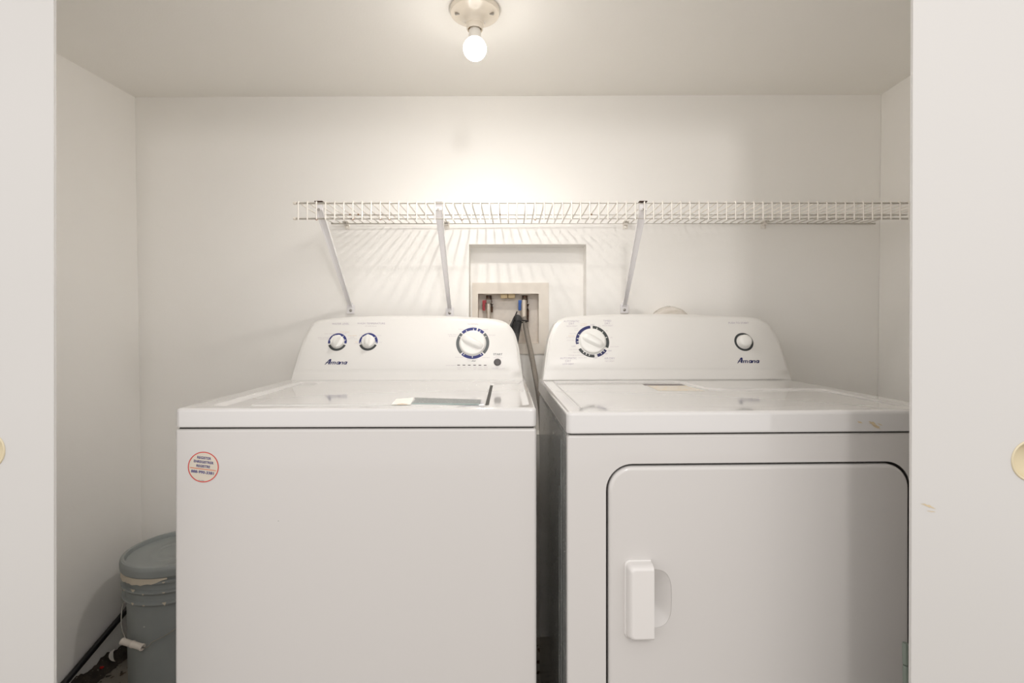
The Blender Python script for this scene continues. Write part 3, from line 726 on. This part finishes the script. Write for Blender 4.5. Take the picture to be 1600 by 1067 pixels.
# cabinet: side walls, back, and the front panel with the door opening
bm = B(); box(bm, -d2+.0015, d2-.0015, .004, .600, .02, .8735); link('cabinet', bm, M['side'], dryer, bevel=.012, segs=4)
for sx in (-1, 1):
    for yy in (.05, .60):
        bm = B(); lathe(bm, [(0, 0), (.02, 0), (.022, .006), (.012, .010), (.012, .021), (0, .021)], 20, Matrix.Translation((sx*.31, yy, 0))); fixn(bm); link('foot', bm, M['black'], dryer, smooth=40)
for yy, zt in ((.085, .845), (.115, .74)):
    bm = B(); box(bm, -d2+.0007, -d2+.004, yy, yy+.004, .10, zt); link('side_rib', bm, M['side'], dryer, bevel=.0014)
hl = DF.y(946.8, 900, -.012).x; hr = DF.y(1423.3, 900, -.012).x; htop = DF.y(1180, 722.8, -.012).z; hb = .17
def strip(loop, y): return [Vector((x, y, z)) for x, z in loop]
outer = rrect(-d2, d2, .02, .8735, .006, 4)
hole = rrect(hl, hr, hb, htop, .050, 12)
bm = B(); o_, h_ = poly_holes(bm, strip(offset_poly(outer, .004), -.012), [strip(hole, -.012)])
prev = o_
for a in (30, 60, 90):
    t = math.radians(a); rg = [bm.verts.new(p) for p in strip(offset_poly(outer, .004*(1-math.sin(t))), -.012+.004*(1-math.cos(t)))]; bridge(bm, prev, rg); prev = rg
rg = [bm.verts.new(p) for p in strip(outer, .003)]; bridge(bm, prev, rg)
prev = h_
for a in (30, 60, 90):
    t = math.radians(a); rg = [bm.verts.new(p) for p in strip(offset_poly(hole, -.0+.0*a), -.012+.003*(1-math.cos(t)))]; bridge(bm, prev, rg); prev = rg
rg = [bm.verts.new(p) for p in strip(hole, .0035)]; bridge(bm, prev, rg, 1); bm.faces.new(rg); fixn(bm)
fp = link('front_panel', bm, [M['enamel'], M['dark']], dryer, smooth=35); fp.modifiers.new('wn', 'WEIGHTED_NORMAL')
for p in fp.data.polygons:
    if p.center.y > .0030 and p.area > .1: p.material_index = 1
# gap behind the door edge is dark rubber gasket
dpts = offset_poly(hole, .0046)
bm = B(); rings = []
rings.append([bm.verts.new(p) for p in strip(dpts, .002)])
rings.append([bm.verts.new(p) for p in strip(dpts, -.006)])
for a in (0, 22, 45, 67, 90):
    t = math.radians(a); rings.append([bm.verts.new(p) for p in strip(offset_poly(dpts, .008*(1-math.cos(t))), -.0075-.007*math.sin(t))])
for i in range(len(rings)-1): bridge(bm, rings[i], rings[i+1])
bm.faces.new(rings[0]); bm.faces.new(rings[-1]); fixn(bm)
door = link('door', bm, M['enamel'], dryer)
YD = -.0145
# finger scoop cut into the door beside the handle
g0 = DF.y(1017, 886, YD); g1 = DF.y(1052, 984, YD)
sc_c = Vector((g0.x-.004, YD, (g0.z+g1.z)/2)); rx = (g1.x-sc_c.x); rz = (g0.z-g1.z)/2
cut = B(); nr, na = 14, 48; rings = []
for i in range(nr+1):
    f = i/nr; r_ = 1.0+.10 if i == nr else f
    dd = .0155*(1-min(1, f)**2)**1.25 if i < nr else -.004
    rings.append([cut.verts.new((sc_c.x+(abs(math.cos(t))**.62)*math.copysign(1, math.cos(t))*rx*min(r_, 1.0), YD+dd if i < nr else YD-.01, sc_c.z+(abs(math.sin(t))**.62)*math.copysign(1, math.sin(t))*rz*min(r_, 1.0))) for t in (2*PI*k/na for k in range(na))] if i > 0 else None)
ctr = cut.verts.new((sc_c.x, YD+.0155, sc_c.z))
for k in range(na): cut.faces.new((ctr, rings[1][k], rings[1][(k+1) % na]))
for i in range(1, nr): bridge(cut, rings[i], rings[i+1])
cut.faces.new(rings[nr]); fixn(cut)
co = link('cutter', cut, M['enamel'], dryer)
bo = door.modifiers.new('b', 'BOOLEAN'); bo.operation = 'DIFFERENCE'; bo.object = co; bo.solver = 'EXACT'
dg = bpy.context.evaluated_depsgraph_get(); dg.update()
nm = bpy.data.meshes.new_from_object(door.evaluated_get(dg)); door.modifiers.clear(); door.data = nm
bpy.data.objects.remove(co)
for p in nm.polygons: p.use_smooth = True
nm.set_sharp_from_angle(angle=math.radians(28)); door.modifiers.new('wn', 'WEIGHTED_NORMAL').keep_sharp = True
# handle
a = DF.y(976, 875.5, YD-.004); b = DF.y(1017.5, 997.5, YD-.004)
bm = B()
def hl_loop(g, y):
    x0, x1, z0, z1, r = a.x+g, b.x, b.z+g, a.z-g, max(.002, .011-g*.4); P = []
    P += [(x1, z0), (x1, z1)]
    for cx_, cz_, a0 in ((x0+r, z1-r, PI/2), (x0+r, z0+r, PI)):
        for k in range(9): t = a0+PI/2*k/8; P.append((cx_+r*math.cos(t), cz_+r*math.sin(t)))
    return [bm.verts.new((x, y, z)) for x, z in P]
seq = [(0, YD+.002), (0, YD-.002), (.0008, YD-.0030), (.0022, YD-.0034), (.0030, YD-.006), (.0038, YD-.012), (.0055, YD-.0175), (.0085, YD-.0215), (.0120, YD-.0230)]
rings = [hl_loop(g, y) for g, y in seq]
for i in range(len(rings)-1): bridge(bm, rings[i], rings[i+1])
bm.faces.new(rings[0]); bm.faces.new(rings[-1]); fixn(bm)
hd = link('handle', bm, M['handle'], door, smooth=45); hd.modifiers.new('wn', 'WEIGHTED_NORMAL').keep_sharp = True

# dryer deck
fd0 = DF.z(1092, 598, dz); fdc = DF.z(1120, 607, dz); fdr = DF.z(1262, 607, dz)
xr_ = .334
fdp = [(-.340, .035), (xr_, .035)]
ybk = fdc.y
for k in range(7):
    t = PI/2*k/6; fdp.append((xr_-.03+.03*math.cos(t), ybk-.03+.03*math.sin(t)))
fdp += [(fdc.x+.03, ybk), (fdc.x+.012, ybk+.004), (fdc.x-.012, ybk+.03), (fd0.x-.03, .495), (fd0.x-.06, .515), (-.33, .515), (-.340, .505)]
deck(dryer, -d2-.0015, d2+.0015, -.016, .600, .8765, dz, fdp, .0042, .012, 'top_panel', M['deck'], .008)
bm = B(); box(bm, -d2+.006, d2-.006, -.004, .59, .866, .880); link('seam', bm, M['dark'], dryer)
lz = dz-.0040
deck_patch('paper_label', dryer, DF, lz, [(1011, 602.3), (1071, 602.3), (1103, 611), (1029, 610.6)], M['label_cream'])['label'] = 'faded cream paper label on the dryer top'
deck_patch('paper_label', dryer, DF, lz+.0001, [(1003, 599.6), (1064.5, 599.8), (1070.5, 602.0), (1007.5, 602.0)], M['label_grey2'])['label'] = 'worn grey label strip on the dryer top'
def front_blotch(px, py, wx, wz_, m, seed, y=-.0162, tilt=-.0): 
    p = DF.y(px, py, y); blotch('scuff_mark', dryer, (p, (wx, 0, -wx*.35), (0, 0, wz_)), (0, -.0001, 0), m, seed, jag=.65)
front_blotch(1364, 662, .010, .0050, M['scuff'], 11); front_blotch(1370, 667, .009, .0034, M['scuff'], 12); front_blotch(1344, 660, .007, .0022, M['scuff'], 13); front_blotch(1375, 663, .006, .0015, M['scuff'], 14)

DP = Plane(DF, (0, .506, dz-.0060), math.radians(21))
DPo = Plane(DF, DP.P0-DP.n*.008, math.radians(21))
cons2 = Plane(DF, DP.P0, math.radians(21)); cons2.uv = lambda px, py: DPo.uv(px, py)
sil_d = [(847.5, 594.5), (852, 560), (856, 533), (862, 515), (869, 504), (878, 497.5), (892, 494.6), (930, 492), (980, 490.8), (1045, 490.3), (1100, 492), (1150, 494.5), (1178, 496.3), (1192, 500.5), (1203, 509), (1213, 524), (1223, 546), (1236.8, 594.5)]
dc = console(dryer, cons2, sil_d, 577.5, .045)
emblem(dc, DP, 1152.2, 567.3)
dial_ring(dc, DP, 925.6, 533.4, 21.6, 26.2, [(-100, -4, 0), (5, 115, 1), (125, 165, 0), (176, 240, 1)], [-62, -78, -92, 22, 48, 74, 134, 148, 196, 208, 220], M['emblem'], M['charcoal2'])
knob(dc, DP, 925.8, 533.2, 20.2, 120, hgt=.009, grip_h=.012, gw=.32, name='timer_knob')
c = DP.uv(1162.2, 534.2); q = DP.px(1162, 534)
bm = B(); ring_arc(bm, DP, c, 11.4*q, 14.7*q, 0, 360, 0, n=56); fixn(bm); link('dial_ring', bm, M['charcoal2'], dc)
bm = B(); lathe(bm, [(10.6*q, .0003), (10.6*q, .004), (9.9*q, .006), (9.7*q, .013), (9.0*q, .0165), (6.8*q, .019), (3.5*q, .0200), (0, .0203)], 48, DP.mat(c.x, c.y, 0)); fixn(bm); link('start_button', bm, M['knob'], dc, smooth=60)
bm = B(); T = lambda *a, **k: put_text(bm, DP, *a, **k)
Z = lambda x, y: (860+x/11.858, 490+y/11.858)
def TZ(s, x, y, w, h, mi=0, **k): px, py = Z(x, y); T(s, px, py, w/11.858, h/11.858, mi, **k)
TZ('AUTOMATIC', 390, 142, 290, 34); TZ('DRY', 392, 187, 98, 34); TZ('HIGH HEAT', 398, 232, 205, 27, 1); TZ('TIMED', 1052, 134, 146, 34); TZ('DRY', 1055, 181, 96, 34); TZ('HIGH HEAT', 1062, 222, 200, 27, 1)
TZ('AUTOMATIC', 332, 826, 308, 36); TZ('DRY', 330, 878, 104, 36); TZ('LOW HEAT', 330, 932, 205, 32); TZ('AIR DRY', 1096, 828, 196, 36); TZ('NO HEAT', 1100, 880, 172, 27, 1)
TZ('OFF', 778, 208, 76, 27); TZ('OFF', 432, 606, 76, 27); TZ('OFF', 832, 822, 76, 27); TZ('OFF', 1096, 690, 76, 27)
TZ('wrinkle', 618, 190, 118, 17, 2); TZ('prevent', 620, 218, 120, 17, 2); TZ('cool', 478, 274, 64, 17, 1); TZ('down', 482, 304, 78, 17, 1); TZ('less dry', 420, 368, 120, 19, 1)
TZ('energy', 392, 412, 112, 17, 2); TZ('preferred', 376, 438, 150, 18, 1); TZ('more dry', 378, 492, 142, 19, 1); TZ('cool down', 424, 662, 164, 19, 1); TZ('less dry', 488, 714, 124, 19, 1)
TZ('energy preferred', 476, 768, 285, 20, 1); TZ('more dry', 598, 815, 148, 20, 1); TZ('60', 905, 232, 44, 22, 1); TZ('40', 1042, 318, 40, 22, 1); TZ('20', 1126, 444, 40, 20, 1)
TZ('cool down', 1184, 610, 165, 19, 1); TZ('30', 1036, 742, 36, 24, 0); TZ('10', 964, 790, 34, 22, 1)
fixn(bm); link('dial_lettering', bm, LM, dc); bm = B()
T('PUSH TO START', 1154, 504.5, 31.5, 3.0)
fixn(bm); link('start_lettering', bm, LM, dc)

# =================================================================== BUCKET
BC = Vector((-1.053, 1.618, 0)); BK = .965
bucket = thing('bucket', BC, 0, 'grey plastic pail with lid and paint drips in the left corner', 'bucket')
bm = B(); H = .362
prof = [(0, .0), (.129, 0), (.133, .004), (.1338, .02), (.1375, .245), (.1385, .266), (.148, .267), (.1500, .270), (.1498, .274), (.1405, .277), (.1408, .298), (.1495, .300), (.1515, .304), (.1510, .308), (.1415, .311), (.1420, .328), (.1500, .330), (.1515, .334), (.1508, .338), (.1425, .341), (.1430, .352), (0, .352)]
lathe(bm, [(r*BK, z) for r, z in prof], 72); fixn(bm); link('pail_body', bm, M['pail'], bucket, smooth=30)
bm = B(); lathe(bm, [(r*BK, z) for r, z in [(0, .330), (.1450, .348), (.1520, .348), (.1545, .351), (.1555, .366), (.1545, .374), (.1515, .379), (.1470, .381), (.1430, .3800), (.1405, .3760), (.1395, .3680), (.137, .3665), (.080, .3665), (.078, .3674), (.074, .3674), (.072, .3665), (.055, .3665), (.053, .3674), (.049, .3674), (.047, .3665), (0, .3665)]], 72); fixn(bm)
lid = link('pail_lid', bm, M['pail'], bucket, smooth=35)
# dried paint under the lid and drips on the ribs
def wrapped(name, a0, a1, z0, z1, r, m, jag, seed):
    r = r*BK+.0003
    rr = random.Random(seed); n = max(3, int((a1-a0)/4)); bm = B(); prev = None
    for k in range(n+1):
        t = math.radians(a0+(a1-a0)*k/n); e_ = min(1, 3*min(k, n-k)/n+.25)
        zt_ = z1; zb_ = z1-(z1-z0)*e_*(1-jag*rr.random())
        q1 = bm.verts.new((r*math.cos(t), r*math.sin(t), zt_)); q2 = bm.verts.new((r*math.cos(t), r*math.sin(t), zb_))
        if prev: bm.faces.new((prev[0], prev[1], q2, q1))
        prev = (q1, q2)
    fixn(bm); return link(name, bm, m, bucket)
wrapped('dried_paint', 200, 292, .327, .348, .1522, M['paint'], .25, 1)
for i, (a0, w, z0, z1, r) in enumerate(((251, 6, .304, .316, .1522), (251, 4, .266, .277, .1512), (223, 3, .283, .290, .1512), (266, 3, .266, .273, .1512), (287, 4, .266, .277, .1512), (287, 3, .301, .307, .1522), (266, 2, .301, .306, .1522), (287, 3, .330, .337, .1522), (224, 3, .301, .308, .1522), (236, 3, .301, .306, .1522))):
    wrapped('dried_paint', a0, a0+w, z0, z1, r, M['paint'], .5, 20+i)
BL = lambda px, py, Y: at(px, py, Y)-BC
# wire bail and grip
pts = spline([BL(193.5, 941, 1.538), BL(190.5, 953, 1.525), BL(189.5, 970, 1.512), BL(191.5, 985, 1.50), BL(195.3, 995, 1.485), BL(194, 1001.5, 1.472)], 6)
pts2 = spline([BL(192, 1002.5, 1.466), BL(207, 1007, 1.458), BL(222, 1011.3, 1.451), BL(231, 1010.6, 1.448), BL(238, 1003, 1.452), BL(256, 994, 1.46), BL(276, 981, 1.47), BL(300, 962, 1.50), BL(322, 944, 1.54)], 6)
bm = B(); tube(bm, pts, .0016, 8); tube(bm, pts2, .0016, 8); link('wire_bail', bm, M['steel'], bucket, smooth=60)
ga, gb = BL(190.8, 1001.5, 1.466), BL(223.5, 1011.5, 1.450); d = gb-ga
bm = B(); prof = [(0, .0095), (.02, .0112), (.06, .0112), (.09, .0100), (.45, .0098), (.47, .0112), (.53, .0112), (.55, .0098), (.91, .0100), (.94, .0112), (.98, .0112), (1, .0095)]
Rz = d.to_track_quat('Z', 'Y').to_matrix().to_4x4(); M4 = Matrix.Translation(ga) @ Rz
lathe(bm, [(.004, 0)]+[(r*.86, s*d.length) for s, r in prof]+[(.0055, d.length), (.0050, d.length-.01), (0, d.length-.01)], 24, M4); fixn(bm); link('handle_grip', bm, M['grip'], bucket, smooth=40)
bm = B(); ang = math.radians(188); M4 = Matrix.Translation((.1375*BK*math.cos(ang), .1375*BK*math.sin(ang), .252)) @ Matrix.Rotation(ang, 4, 'Z') @ Matrix.Rotation(PI/2, 4, 'Y')
lathe(bm, [(.010, -.004), (.010, .006), (.007, .009), (0, .010)], 20, M4); fixn(bm); link('handle_ear', bm, M['pail'], bucket, smooth=40)

# =================================================================== FLOOR CLUTTER IN THE LEFT CORNER
a2 = Vector((-1.2905, 1.373, .0115)); b2 = Vector((-1.2640, 1.750, .168)); d = (b2-a2).normalized()
pole = thing('black_pole', a2, 0, 'thin black pole leaning along the bottom of the left wall behind the pail', 'pole')
bm = B(); tube(bm, [Vector((0, 0, 0)), (b2-a2)*.25, (b2-a2)*.26, (b2-a2)], .0096, 16, rfun=lambda i: (.0100, .0100, .0092, .0088)[i]); link('shaft', bm, M['black'], pole, smooth=40)
bm = B(); e0 = (b2-a2); tube(bm, [e0, e0+d*.016], .0100, 16); link('end_cap', bm, M['black'], pole, smooth=40)
bm = B(); m_ = (b2-a2)*.48+Vector((.004, -.0088, .001)); tube(bm, [m_+Vector((-.002, 0, .003)), m_+Vector((.003, 0, -.004))], .0012, 6); link('paint_fleck', bm, M['white'], pole)
# lint and dirt banked against the wall
bm = B(); rr = random.Random(5); n1, n2 = 60, 9; grid = []
for i in range(n1+1):
    y = 1.30+(1.765-1.30)*i/n1; xw = -1.280-.053*(1.7795-y)+.002; wdt = .036+.008*rr.random(); row = []
    for j in range(n2+1):
        s = j/n2; z = (1-s**.8)*(.030+.005*math.sin(i*.5))*(.85+.3*rr.random())+.0006
        if j == n2: z = .0005
        row.append(bm.verts.new((xw+s*wdt, y, z+.0005)))
    grid.append(row)
for i in range(n1):
    for j in range(n2): bm.faces.new((grid[i][j], grid[i][j+1], grid[i+1][j+1], grid[i+1][j]))
fixn(bm); du_ = link('lint_pile', bm, M['dust'], smooth=60); du_['label'] = 'dark grey lint and dirt banked along the bottom of the left wall'; du_['category'] = 'lint'; du_['kind'] = 'stuff'
# crescent of white plastic standing in the lint
bm = B(); c0 = at(181, 1015, 1.610); rings = []
for k in range(13):
    t = math.radians(95+170*k/12); w = .0115*math.sin(PI*k/12)+.0006
    p1 = Vector((math.cos(t)*.0195, 0, math.sin(t)*.0195)); nrm = p1.normalized()
    rings.append([bm.verts.new(p1+Vector((0, -w*.35, 0))), bm.verts.new(p1-nrm*w+Vector((0, -.001, 0))), bm.verts.new(p1-nrm*w*.6+Vector((0, w*.5, 0))), bm.verts.new(p1+Vector((0, w*.5, 0)))])
for k in range(12): bridge(bm, rings[k], rings[k+1])
bm.faces.new(rings[0]); bm.faces.new(rings[-1]); fixn(bm)
o = link('plastic_cap', bm, M['white'], smooth=60); o.location = (c0.x, c0.y, .0400); o['label'] = 'small white crescent of plastic lying in the dirt beside the pail'; o['category'] = 'scrap'
bm = B(); bmesh.ops.create_icosphere(bm, subdivisions=2, radius=.006)
for v in bm.verts: v.co = Vector((v.co.x*1.0, v.co.y*.8, v.co.z*.6))*(.75+.4*rr.random())
c0 = at(159, 1045, 1.585); o = link('red_scrap', bm, M['redbit'], smooth=40); o.location = (c0.x, c0.y, .0185); o['label'] = 'tiny red scrap lying on the dirt in the left corner'; o['category'] = 'scrap'

# segmented strip standing in the slot between the dryer and the right door
o0 = Vector(((1423.6-CX)*.90/F, .90, 0)); bm = B(); n = 13
for k in range(n):
    z0_ = .0+.0395*k; tube(bm, [(0, 0, z0_), (0, 0, z0_+.0015), (0, 0, z0_+.036), (0, 0, z0_+.0385)], .005, 14, rfun=lambda i: (.0040, .0048, .0048, .0040)[i])
tube(bm, [(0, 0, 0), (0, 0, .0395*n-.002)], .0030, 10)
M['strip'] = mat('grey_green_plastic', (126, 136, 126), 0.45)
o = link('segmented_rod', bm, M['strip'], smooth=50); o.location = o0; o.rotation_euler = (math.radians(-1.5), 0, 0)
o['label'] = 'thin grey-green segmented rod standing between the dryer and the right sliding door'; o['category'] = 'rod'
